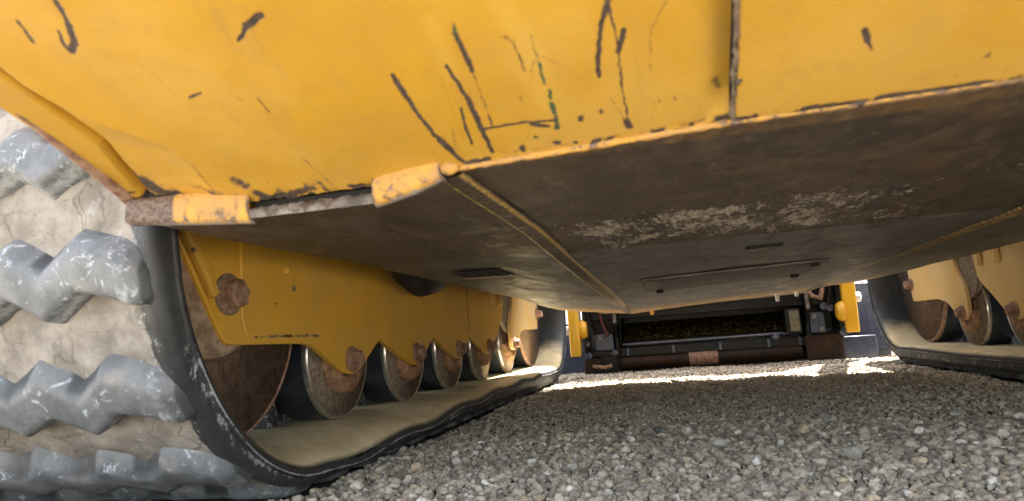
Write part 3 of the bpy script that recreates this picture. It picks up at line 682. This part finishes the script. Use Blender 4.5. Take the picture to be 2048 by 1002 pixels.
# ---- chassis, engine body and cab (above the frame, they cast the shade) ----
v, f = prism(roundpoly([(.37, .245), (.50, .245), (1.83, .238), (1.86, .40), (1.60, .95), (.40, .95)], .02), -.292, .470); mesh('chassis', v, f, m_chassis, loader)
v, f = prism(roundpoly([(.150, .318), (.42, .46), (1.20, .52), (1.20, .95), (.75, 1.0), (.17, .90)], .03), -.36, .58); o = mesh('engine_cover', v, f, m_yel, loader, bevel=.01)
v, f = box(-.23, .45, .142, .170, .45, .80); mesh('grille', v, f, m_black, o, bevel=.003)
v, f = prism(roundpoly([(.80, .95), (1.70, .90), (1.80, 1.5), (1.55, 1.85), (.95, 1.85)], .08), -.34, .55); cab = mesh('cab', v, f, m_chassis, loader, bevel=.01)
for x in (-.343, .553):
    v, f = box(min(x, x+.004), max(x, x+.004), .98, 1.55, 1.15, 1.75); mesh('window', v, f, m_glass, cab, bevel=.002)
for s_ in (-1, 1):
    a0, a1 = sorted((SX+s_*.44, SX+s_*.90))
    v, f = prism(roundpoly([(.42, .500), (1.88, .515), (1.90, .53), (1.90, .56), (.40, .57)], .01), a0, a1); mesh('fender', v, f, m_yel, loader, bevel=.004)

# yellow lift arms come down in front of the chassis
def arm(x0, x1, tip_z, y_tip):
    p = roundpoly([(y_tip, tip_z), (y_tip+.012, tip_z), (y_tip+.075, tip_z+.10), (y_tip+.075, .40), (y_tip-.12, .90), (y_tip-1.2, 1.30), (y_tip-1.9, 1.25), (y_tip-1.9, 1.12), (y_tip-1.2, 1.16), (y_tip-.25, .82), (y_tip-.02, .38)], .012)
    v, f = prism(p, x0, x1); return mesh('lift_arm', v, f, m_yel_arm, loader, bevel=.003)
la = arm(-.357, -.322, .061, 2.30); ra = arm(.505, .543, .083, 2.30)
v, f = lathe([(-.012, .026), (0, .034), (.010, .034), (.020, .027)], 24, 'x', (-.318, 2.335, .150)); mesh('pin_boss', v, f, m_yel_arm, la, bevel=.001)
v, f = lathe([(-.016, .022), (-.010, .028), (-.002, .032), (.004, .032)], 24, 'x', (.500, 2.310, .150)); mesh('pin_boss', v, f, m_yel_arm, ra, bevel=.001)
v, f = lathe([(0, .015), (.012, .015), (.015, .010)], 20, 'x', (.544, 2.31, .19)); mesh('pin_end', v, f, m_white, ra)
v, f = lathe([(0, .015), (-.012, .015), (-.015, .010)], 20, 'x', (-.358, 2.31, .15)); mesh('pin_end', v, f, m_white, la)

# ---- undercarriage, one side -------------------------------------------------
Y0, Y1, ZC, RI = .63, 2.01, .24, .19                     # inner face of the belt
LS = Y1-Y0; LT = 2*LS+2*PI*RI
def path(s):
    """arc length -> (y, z, tangent y, tangent z, outward y, outward z); starts at the rear end of the bottom run, goes forward"""
    s = s % LT
    if s < LS: return Y0+s, ZC-RI, 1, 0, 0, -1
    s -= LS
    if s < PI*RI:
        a = -PI/2+s/RI; return Y1+RI*math.cos(a), ZC+RI*math.sin(a), -math.sin(a), math.cos(a), math.cos(a), math.sin(a)
    s -= PI*RI
    if s < LS: return Y1-s, ZC+RI, -1, 0, 0, 1
    s -= LS; a = PI/2+s/RI
    return Y0+RI*math.cos(a), ZC+RI*math.sin(a), -math.sin(a), math.cos(a), math.cos(a), math.sin(a)
NL = 50; PITCH = LT/NL; TH = .030; LUGH = .020; LPH = .66
BW = .42
# belt section: (t lateral from inner edge, h outward, mud, tan, scuff)
SEC = [(.0400, .000, 0, 1, 0), (.030, .0008, 0, 1, 0), (.020, .0022, 0, 1, 0), (.012, .0042, 0, .95, 0), (.0070, .0062, 0, .75, .0), (.0036, .0086, 0, .45, 0), (.0015, .0112, 0, .12, 0), (.0006, .0135, 0, 0, 0),
       (.0010, .0155, 0, 0, .30), (-.0010, .0165, 0, 0, 1.0), (.0008, .0176, 0, 0, .25), (.0012, .0195, 0, 0, .1), (.0018, .0225, 0, 0, .15), (.0022, .0275, 0, 0, .18), (.0035, .0325, 0, 0, .25), (.0065, .0362, .0, 0, .22),
       (.011, .0372, 0, 0, .35), (.016, .0362, .15, 0, .38), (.021, .0345, .55, 0, .5), (.027, .0325, .85, 0, .35), (.034, .031, 1, 0, .15)] + [(.046+.008*k, .030, 1, 0, .05) for k in range(15)] + [(.20, .03, 1, 0, 0), (.30, .030, 1, 0, 0), (.39, .030, 1, 0, 0), (.41, .030, .3, 0, 0), (.42, .020, 0, 0, 0), (.42, .008, 0, .2, 0), (.41, .001, 0, .8, 0), (.38, 0, 0, 1, 0), (.30, 0, 0, .5, 0), (.20, 0, 0, .35, 0), (.12, 0, 0, .6, 0), (.08, 0, 0, .8, 0), (.06, 0, 0, 1, 0)]
def droop(y, side):
    if side > 0: return -.002+.002*math.sin(y*9)
    d = float(np.interp(y, [.45, .60, .72, .92, 1.13, 1.4, 2.0], [.004, .016, .017, .012, .004, .000, .0]))
    return d+.0030*math.sin((y-.87)*2*PI/.235-.6)*float(np.interp(y, [.5, .7, 1.7, 1.95], [0, 1, 1, 0]))
def make_track(side):
    X0 = SX+side*.455                                    # inner edge
    ns = 1100; V = []; Z = []; rough = random.Random(3)
    S = np.linspace(0, LT, ns, endpoint=False)
    nzA = fbm(S*45, S*0, 3, 91)
    for i, s in enumerate(S):
        y, z, ty, tz, oy, oz = path(s); d0 = droop(y, side) if oz < -.2 else 0; d0 *= max(0, -oz)
        ph = (s/PITCH) % 1
        for j, (t, h, mud, tan, sc_) in enumerate(SEC):
            dd = d0*float(np.interp(t, [0, .075], [1, 0])) if h < .02 or t > .1 else d0*.25
            hh = h+dd
            if t > .02 and h > .029 and t < .2:
                hh += (_f1(s*38, t*38)-.5)*.009+.003*min(1, (t-.02)/.02) + .0025*math.sin(ph*2*PI)*min(1, (t-.02)/.03)
            V.append((X0+side*t, y+oy*hh, z+oz*hh))
            m2 = mud
            if tan > 0: tan2 = tan*max(float(np.interp(-oz, [.55, .97], [.10, 1])), 0.06)
            else: tan2 = 0
            if tan > 0 and side > 0 : tan2 *= .85
            scf = sc_
            if 0.0135 <= h <= .0285 and t < .01:
                scf = sc_*(.4 if oz > -.5 else 1.2)+.6*(h > .019)*max(0, -oz)*float(np.interp(y, [.5, 1.3], [1, .5]))
                scf *= .5+nzA[i]
            Z.append((m2, tan2, scf))
    m_ = len(SEC); I = np.arange(ns); J = np.arange(m_); I, J = np.meshgrid(I, J, indexing='ij'); I2 = (I+1) % ns; J2 = (J+1) % m_
    F = np.stack([I*m_+J, I2*m_+J, I2*m_+J2, I*m_+J2], -1).reshape(-1, 4)
    if side < 0: F = F[:, ::-1]
    belt = mesh('rubber_track', V, F, m_rubber, loader, ang=0, attrs={'zone': np.array(Z)})
    for k in range(NL):
        s = (k+LPH)*PITCH; y, z, ty, tz, oy, oz = path(s)
        o = bpy.data.objects.new('tread_lug', lug_me[side]); col.objects.link(o); o.parent = belt
        # local x lateral, y along the belt, z outward
        M = Matrix(((side*1.0, 0, 0, X0), (0, ty*1.0, oy, y+oy*(TH-.003)), (0, tz*1.0, oz, z+oz*(TH-.003)), (0, 0, 0, 1)))
        o.matrix_basis = M
        g = bpy.data.objects.new('guide_lug', guide_me); col.objects.link(g); g.parent = belt
        s = (k+.5)*PITCH; y, z, ty, tz, oy, oz = path(s)
        g.matrix_basis = Matrix(((side*1.0, 0, 0, X0+side*.150), (0, ty, -oy, y), (0, tz, -oz, z), (0, 0, 0, 1)))
    # rollers
    rl = [.823, 1.048, 1.268, 1.486, 1.730]
    def drum(y, z, R_, name, w_=.050, idler=False):
        xf = SX+side*.537; sgn = side
        prof = [(0.001, R_*.985), (0.0035, R_), (w_, R_), (w_+.004, R_*.97), (w_+.004, R_*.5), (w_+.055, R_*.5), (w_+.055, R_*.97), (w_+.059, R_), (2*w_+.055, R_), (2*w_+.057, .02)]
        v, f = lathe([(a*sgn, r) for a, r in prof], 72, 'x', (xf, y, z)); v = np.array(v)
        o = mesh(name, v, f, m_drum, loader, ang=30)
        v, f = lathe([(.0012*sgn, R_*.962), (-.0006*sgn, R_*.970), (-.0010*sgn, R_*.986), (.0008*sgn, R_*.998), (.0035*sgn, R_*1.004), (.0065*sgn, R_*1.003)], 72, 'x', (xf, y, z)); f = f[:-2]
        mesh('rim', v, f, m_rim if not idler else m_rust_bolt, o, ang=40)
        if idler: pf = [(.0, R_*.972), (.003, R_*.955), (.006, R_*.93), (.009, R_*.6), (.004, R_*.42), (-.006, R_*.36), (-.008, R_*.2), (-.008, .004)]
        else: pf = [(.0, R_*.97), (.006, R_*.93), (.013, R_*.84), (.016, R_*.70), (.012, R_*.58), (.004, R_*.52), (.0, R_*.45), (.0, .004)]
        v, f = lathe([(a*sgn, r) for a, r in pf], 64, 'x', (xf, y, z)); v = [(p[0]+(fbm(np.array([p[1]*70]), np.array([p[2]*70]), 3, 5)[0]-.5)*.0016, p[1], p[2]) for p in v]
        mesh('dished_face', v, f, m_idler if idler else m_rust_dark, o, ang=0)
        if not idler:                                    # cast collar carrying the axle
            pts = [(xf-sgn*.004, y+.040*math.cos(t), z+.038*math.sin(t)) for t in np.linspace(PI*1.02, 2*PI*.985, 26)]
            v, f = tube(pts, [.0075+.0055*math.sin(PI*i/25)**.5 for i in range(26)], 12); v = [(p[0]*1.0, p[1], p[2]+(fbm(np.array([p[1]*130]), np.array([p[2]*130]), 3, 6)[0]-.5)*.003) for p in v]
            mesh('collar', v, f, m_rust, o, ang=0)
            v, f = lathe([(-.006*sgn, .030), (.012*sgn, .036)], 24, 'x', (xf, y, z)); mesh('hub', v, f, m_rust, o)
        return o
    for y in rl: drum(y, .1305, .0815, 'roller')
    drum(.582, .1865, .136, 'rear_idler', .06, True); drum(2.035, .2215, .171, 'front_idler', .06, True)
    # frame plates
    xa, xb = SX+side*.515, SX+side*.5235
    poly = [(.4965, .46), (.4965, .2476), (.512, .222), (.5340, .189), (.553, .160), (.563, .1480), (.700, .1462), (.722, .143), (.791, .1085), (.812, .1045), (.838, .1095), (.903, .1475),
            (1.012, .1085), (1.035, .1045), (1.060, .1095), (1.123, .1475), (1.230, .1085), (1.255, .1045), (1.282, .1095), (1.337, .1475), (1.447, .1085), (1.472, .1045), (1.500, .110), (1.560, .155), (1.618, .192), (1.628, .245), (1.628, .46)]
    rr = [0, .004, .02, .02, .012, .012, .02, .02, .010, .012, .012, .006, .010, .012, .012, .006, .010, .012, .012, .006, .010, .012, .014, .03, .02, .01, 0]
    v, f = prism(roundpoly(poly, rr, 6), xa, xb)
    pl = mesh('frame_plate', v, f, m_yel if side < 0 else m_yel_dusty, loader, bevel=.0012)
    poly2 = [(1.735, .46), (1.735, .250), (1.725, .215), (1.697, .190), (1.688, .160), (1.690, .125), (1.700, .112), (1.722, .106), (1.748, .112), (1.800, .150), (1.862, .1600), (2.035, .1600), (2.045, .20), (2.056, .30), (2.056, .46)]
    v, f = prism(roundpoly(poly2, [0, .01, .02, .02, .02, .01, .012, .012, .012, .02, .012, .008, .01, .01, 0], 6), xa, xb)
    pl2 = mesh('front_plate', v, f, m_yel_dusty, loader, bevel=.0012)
    for i, y in enumerate(rl):
        v, f = hexbolt(xa, y-.010, .124, -side, .0110, .010, .0160, .005, rot=.35*i+.2); mesh('bolt', v, f, m_rust_bolt, pl if i < 4 else pl2)
    v, f = hexbolt(xa, 2.030, .205, -side, .012, .014, .017, .004, .1); mesh('bolt', v, f, m_rust_bolt, pl2)
    v, f = hexbolt(xa, .5665, .1955, -side, .0145, .0115, .0180, .004, .25); mesh('large_bolt', v, f, m_rust_bolt, pl)
    v, f = lathe([(-side*0, .0200), (-side*.002, .0200), (-side*.003, .0190)], 28, 'x', (xa, .5665, .1955)); mesh('washer', v, f, m_rust_dark, pl)
    # bent flange down the rear edge, recessed cover and small holes
    fl = [(.4990, .46), (.4990, .2470), (.5365, .190), (.5445, .195), (.5100, .252), (.5100, .46)]
    v, f = prism(fl, xa-side*.0005, xa-side*.009); mesh('rear_flange', v, f, m_yel, pl, bevel=.002)
    v, f = lathe([(0, .0025), (-side*.0013, .0022)], 12, 'x', (xa-side*.009, .5075, .2305)); mesh('bolt_hole', v, f, m_rust_dark, pl)
    cv = roundpoly([(.585, .46), (.585, .172), (.592, .1535), (.730, .1535), (.730, .46)], [0, .012, .012, .006, 0], 6)
    v, f = prism(cv, xa+side*.0005, xa-side*.0022); mesh('cover_plate', v, f, m_yel, pl, bevel=.0012)
    r_ = random.Random(2); e = []
    for k in range(26):
        y = r_.uniform(.600, .728); e.append(box(xa-side*.0005, xa-side*.0034, y, y+r_.uniform(.001, .007)*(2 if .61 < y < .66 else 1), .1535+r_.uniform(-.0004, .0012), .1552+r_.uniform(-.0004, .0014)))
    v, f = join(*e); mesh('paint_chips', v, f, m_rust_dark, pl)
    v, f = lathe([(0, .0036), (-side*.0006, .0034)], 16, 'x', (xa-side*.0022, .678, .207)); mesh('hole', v, f, m_rust_dark, pl)
    v, f = lathe([(0, .0045), (-side*.004, .0042), (-side*.006, .002)], 16, 'x', (xa-side*.0022, .662, .2255)); mesh('rivet', v, f, m_yel, pl)
    for y in (1.50, 1.58):                               # short vertical ribs
        v, f = box(min(xa-side*.0005, xa-side*.010), max(xa-side*.0005, xa-side*.010), y, y+.012, .218, .46); mesh('rib', v, f, m_yel_dusty, pl, bevel=.002)
    v, f = box(min(xa, xa-side*.0012), max(xa, xa-side*.0012), 1.330, 1.3315, .155, .46); mesh('weld_line', v, f, m_rust_dark, pl)
    # casting of the rear idler yoke behind the plate
    yo = roundpoly([(.455, .30), (.462, .225), (.485, .175), (.515, .142), (.55, .134), (.59, .142), (.61, .16), (.72, .30)], .02, 4)
    v, f = prism(yo, xb-side*.004, xb+side*.0105); mesh('idler_yoke', v, f, m_yoke, loader, bevel=.006)
    v, f = prism(roundpoly([(1.62, .33), (1.63, .20), (1.66, .165), (1.70, .150), (1.76, .150), (1.80, .2), (1.81, .33)], .02, 4), xb+side*.0006, xb+side*.010); mesh('front_yoke', v, f, m_rust_dark, loader, bevel=.003)
    a0, a1 = sorted((SX+side*.60, SX+side*.78)); v, f = box(a0, a1, .70, 1.90, .225, .36); mesh('track_frame', v, f, m_chassis, loader, bevel=.006)
    a0, a1 = sorted((SX+side*.39, SX+side*.62)); v, f = box(a0, a1, .55, .66, .31, .44); mesh('frame_tie', v, f, m_yel, loader, bevel=.006)
    a0, a1 = sorted((SX+side*.39, SX+side*.62)); v, f = box(a0, a1, 1.35, 1.50, .33, .44); mesh('frame_tie', v, f, m_yel, loader, bevel=.006)
def _f1(a, b): return float(fbm(np.array([a]), np.array([b]), 3, 55)[0])
# lug: zigzag bar, local x = lateral from the belt's inner edge, y = along the belt, z = outward
def lug_mesh(seed):
    cx = [.0065, .008, .0105, .014, .020, .030, .042, .052, .060, .072, .084, .092, .104, .116, .124, .140, .156, .172, .188, .204, .220, .236, .252, .268, .284, .300, .316, .332, .348, .364, .380, .396, .406, .411]
    def cy(t): return -float(np.interp(t, [.0065, .03, .052, .060, .090, .122, .154, .186, .218, .250, .282, .314, .346, .378, .412], [-.009, .002, .0085, .0105, -.0095, .0095, -.0095, .0095, -.0095, .0095, -.0095, .0095, -.0105, .0085, -.008]))
    prof = [(-1, 0), (-.88, .35), (-.72, .72), (-.52, .93), (-.35, 1.0), (0, 1.0), (.35, 1.0), (.55, .98), (.66, .86), (.74, .5), (.84, 0)]
    V = []; Z = []
    xs = np.unique(np.concatenate([np.array(cx), np.linspace(.012, .14, 40)]))
    for t in xs:
        e = math.sqrt(1-(1-min(1, max(0, (t-.0062)/.019)))**2)*min(1, max(0, (.413-t)/.012))**.5
        for p, h in prof:
            q = _f1(t*90+seed, p*2)-.5
            V.append((t, cy(t)+p*.0278*(.32+.68*e)+q*.0016, (LUGH+.003)*h*(.15+.85*e)+q*.0018*h))
            ed = math.exp(-((h-.6)/.3)**2)*(p > 0)
            Z.append((.20+.60*ed+.25*(.016 < t < .026), max(1.0*(p < -.6)*(h < .95)*(t > .05)*(((t-.066) % .064) < .032), .9*(t < .0115)), 0))  # second value: shade painted on one flank, plus dark rubber at the end
    n = len(xs); m_ = len(prof); F = grid_faces(n, m_).tolist()
    F.append(tuple(range(m_))); F.append(tuple((n-1)*m_+k for k in range(m_))[::-1])
    return V, F, np.array(Z)
lug_me = {}
for side in (-1, 1):
    v, f, z = lug_mesh(3.0)
    if side > 0: f = [tuple(q)[::-1] for q in f]
    else: f = [tuple(q) for q in f]
    tmp = mesh('tread_lug', v, f, m_lug, ang=0, attrs={'zone': z}); lug_me[side] = tmp.data; bpy.data.objects.remove(tmp)
v, f = box(-.020, .020, -.014, .014, -.004, .045); v = [(x*(1 if z < .01 else .55), y*(1 if z < .01 else .55), z) for x, y, z in v]
m_guide = simple('scraped_guide_rubber', (.02, .021, .022), (.06, .06, .06), 70, .7, .5, .001, third=(.4, .41, .41), th=.56)
tmp = mesh('guide_lug', v, f, m_guide); guide_me = tmp.data; bpy.data.objects.remove(tmp)
make_track(-1); make_track(1)
# black rubber boot hanging beside the belly
pts = [(-.352, .905, .34), (-.356, .915, .275), (-.360, .930, .247), (-.362, .955, .236), (-.362, .985, .240), (-.360, 1.005, .262), (-.356, 1.01, .32)]
v, f = tube(pts, [.045, .044, .038, .030, .030, .030, .034], 20); mesh('rubber_boot', v, f, simple('black_rubber_boot', (.008, .008, .008), (.02, .02, .02), 40, .7, .5), loader, ang=0)

# ============================================================ THE FRONT ATTACHMENT
att = empty('loader_attachment', (.105, 2.45, 0), 'oily black quick-coupler frame and blade resting on the gravel in front of the loader', 'attachment')
def ab(name, x0, x1, y0, y1, z0, z1, m, parent=None, bev=.002):
    v, f = box(x0, x1, y0, y1, z0, z1); return mesh(name, v, f, m, parent or att, bevel=bev)
fr = ab('back_panel', -.33, .53, 2.60, 2.615, .05, 1.25, m_black)
v, f = prism([(2.60, .165), (2.60, .100), (2.40, .092), (2.40, .098)], -.186, .385); shelf = mesh('dirty_shelf', v, f, m_blackdirt, att)
ab('sun_block_top', -.33, .53, 2.41, 2.60, .79, 1.25, m_black); ab('sun_block_side', -.200, -.192, 2.41, 2.60, .05, 1.23, m_black); ab('sun_block_side', .404, .412, 2.41, 2.60, .05, 1.23, m_black)  # added plates that block sun from the shelf and back panel
# crumbs of dirt on the shelf
cr = []; Sx = []
for k in range(520):
    x = random.uniform(-.18, .37); y = 2.415+.17*random.random()**1.8; cr.append((x, y, .100+(y-2.40)*.33+.001)); Sx.append(random.uniform(.0010, .0036))
dc = scatter('dirt_crumbs', np.array(cr), np.array(Sx), 1, .3, T=np.tile([.26, .21, .10], (520, 1))*rng.uniform(.2, 1.2, (520, 1))); dc.parent = att; dc.location = -Vector(att.location); dc['kind'] = 'stuff'
v, f = tube([(-.188, 2.385, .0885), (.39, 2.385, .0925)], .0085, 16); mesh('lower_rail', v, f, simple('blue_black_gloss_paint', (.02, .026, .045), (.035, .042, .065), 30, .22, .1, coat=.5), att)
ab('lower_beam', -.20, .40, 2.36, 2.40, .050, .079, m_black)
v, f = tube([(-.20, 2.375, .030), (.38, 2.375, .033)], .022, 20); mesh('cross_tube', v, f, m_darkbrown, att)
v, f = tube([(.028, 2.375, .031), (.120, 2.375, .032)], .0245, 20); mesh('tube_sleeve', v, f, m_rust_bolt, att)
m_bluesteel = simple('blue_grey_painted_steel', (.02, .028, .055), (.045, .06, .105), 90, .35, .5, .001, coat=.4, third=(.16, .19, .26), th=.6)
v, f = join(box(-.47, -.205, 2.44, 2.47, -.004, .150), box(.410, .66, 2.44, 2.47, -.004, .150), box(-.205, .410, 2.442, 2.468, -.004, .086)); mesh('blade', v, f, m_bluesteel, att, bevel=.003)
ab('wing_plate', .560, .72, 2.424, 2.438, .020, .238, m_bluesteel); ab('wing_plate', -.50, -.372, 2.452, 2.468, .151, .175, m_bluesteel)
ab('blade_edge', -.30, .46, 2.40, 2.44, -.004, .020, m_darkbrown)
ab('foot_block', -.318, -.262, 2.34, 2.42, -.002, .050, m_darkbrown); ab('foot_block', -.262, -.198, 2.35, 2.42, -.002, .072, m_black)
v, f = tube([(-.29, 2.338, .024), (-.25, 2.336, .018), (-.225, 2.338, .024)], .007, 10); mesh('hook', v, f, m_rust, att)
ab('foot_block', .39, .50, 2.34, 2.42, .004, .082, m_darkbrown); ab('foot_block', .50, .60, 2.36, 2.42, .0, .070, m_bluesteel)
# top rail with a stitched row of plates below it
v, f = prism(roundpoly([(2.29, .1975), (2.36, .1975), (2.36, .21), (2.29, .21)], .003), -.24, .40)
v = [(x, y, z+(x+.2)*.028) for x, y, z in v]; mesh('top_rail', v, f, m_tan_steel, att, bevel=.001)
n = 26
for k in range(n):
    x = -.165+k*.0195; ab('stitch_plate', x, x+.0165, 2.392, 2.400, .184+.028*(x+.2)+random.uniform(-.0015, .0015), .188+.028*(x+.2), m_tan_steel, bev=.0006)
ab('upper_panel', -.30, .50, 2.36, 2.41, .178, 1.25, m_black)  # unseen upper height, like the back panel's, shaped to narrow the sunlit strip
# upright plates
for x, nm in ((-.206, 'side_plate'), (.396, 'side_plate')):
    v, f = prism(roundpoly([(2.30, .50), (2.30, .16), (2.335, .12), (2.35, .0), (2.46, .0), (2.46, .50)], .008), x, x+.010); sp = mesh(nm, v, f, m_black, att, bevel=.0012)
    v, f = box(x-.0005, x+.0105, 2.2975, 2.2995, .165, .50); mesh('worn_edge', v, f, m_raw, sp)
for x in (-.312, .492):
    v, f = prism(roundpoly([(2.32, .50), (2.32, .10), (2.345, .058), (2.46, .05), (2.46, .50)], .01), x, x+.012); mesh('outer_plate', v, f, m_black, att, bevel=.0012)
ab('pad_block', -.277, -.214, 2.345, 2.40, .074, .130, m_bluesteel, bev=.003)
ab('pad_block', .408, .452, 2.330, 2.40, .088, .152, m_bluesteel, bev=.003)
ab('latch_plate', .335, .384, 2.335, 2.39, .092, .172, m_black, bev=.004); ab('latch_face', .348, .378, 2.330, 2.3345, .098, .165, simple('olive_worn_plate', (.09, .08, .045), (.17, .15, .09), 70, .35, .3), bev=.001)
ab('lower_frame', -.312, -.206, 2.345, 2.44, .056, .072, m_black); ab('lower_frame', .406, .50, 2.345, 2.44, .066, .086, m_black)
ab('inner_block', -.29, -.215, 2.41, 2.50, .13, .50, m_black); ab('inner_block', .41, .485, 2.40, 2.50, .10, .50, m_black)
for x, y, z, s_ in ((-.21, 2.325, .065, -1), (.30, 2.33, .085, -1), (.452, 2.33, .17, 1), (.50, 2.335, .085, 1), (.47, 2.335, .165, 1), (-.30, 2.34, .06, -1)):
    v, f = lathe([(0, .011), (-.008, .011), (-.010, .006)], 16, 'y', (x, y, z)); mesh('cap_bolt', v, f, m_bluesteel, att, bevel=.0008)
v, f = tube([(.405, 2.34, .24), (.42, 2.32, .205), (.445, 2.32, .195), (.46, 2.34, .235)], .008, 10); mesh('hose', v, f, m_rust, att)
v, f = tube([(-.26, 2.34, .25), (-.245, 2.325, .165), (-.23, 2.33, .12)], .006, 10); mesh('hose', v, f, simple('dark_red_hose', (.05, .006, .010), (.09, .012, .018), 40, .5, .2), att)

for p, r_ in (([(-.18, 2.47, .30), (-.10, 2.45, .215), (.02, 2.46, .198), (.15, 2.45, .206), (.30, 2.47, .30)], .006), ([(.41, 2.36, .30), (.418, 2.33, .20), (.41, 2.325, .165), (.395, 2.35, .15)], .005), ([(-.30, 2.33, .26), (-.29, 2.325, .17), (-.275, 2.34, .14)], .006), ([(.47, 2.35, .30), (.478, 2.325, .22), (.465, 2.325, .17)], .006)):
    v, f = tube(p, r_, 10); mesh('hose', v, f, m_black, att)
for x, z in ((-.255, .118), (-.232, .088), (.420, .140), (.440, .100), (-.30, .10), (.50, .13), (.50, .20)):
    v, f = lathe([(0, .008), (-.006, .008), (-.007, .005)], 6, 'y', (x, 2.329, z)); mesh('cap_bolt', v, f, m_raw, att)
for x in (-.17, -.02, .13, .28, .375):
    v, f = box(x-.004, x+.004, 2.352, 2.361, .052, .078); mesh('beam_clip', v, f, m_bluesteel, att, bevel=.001)
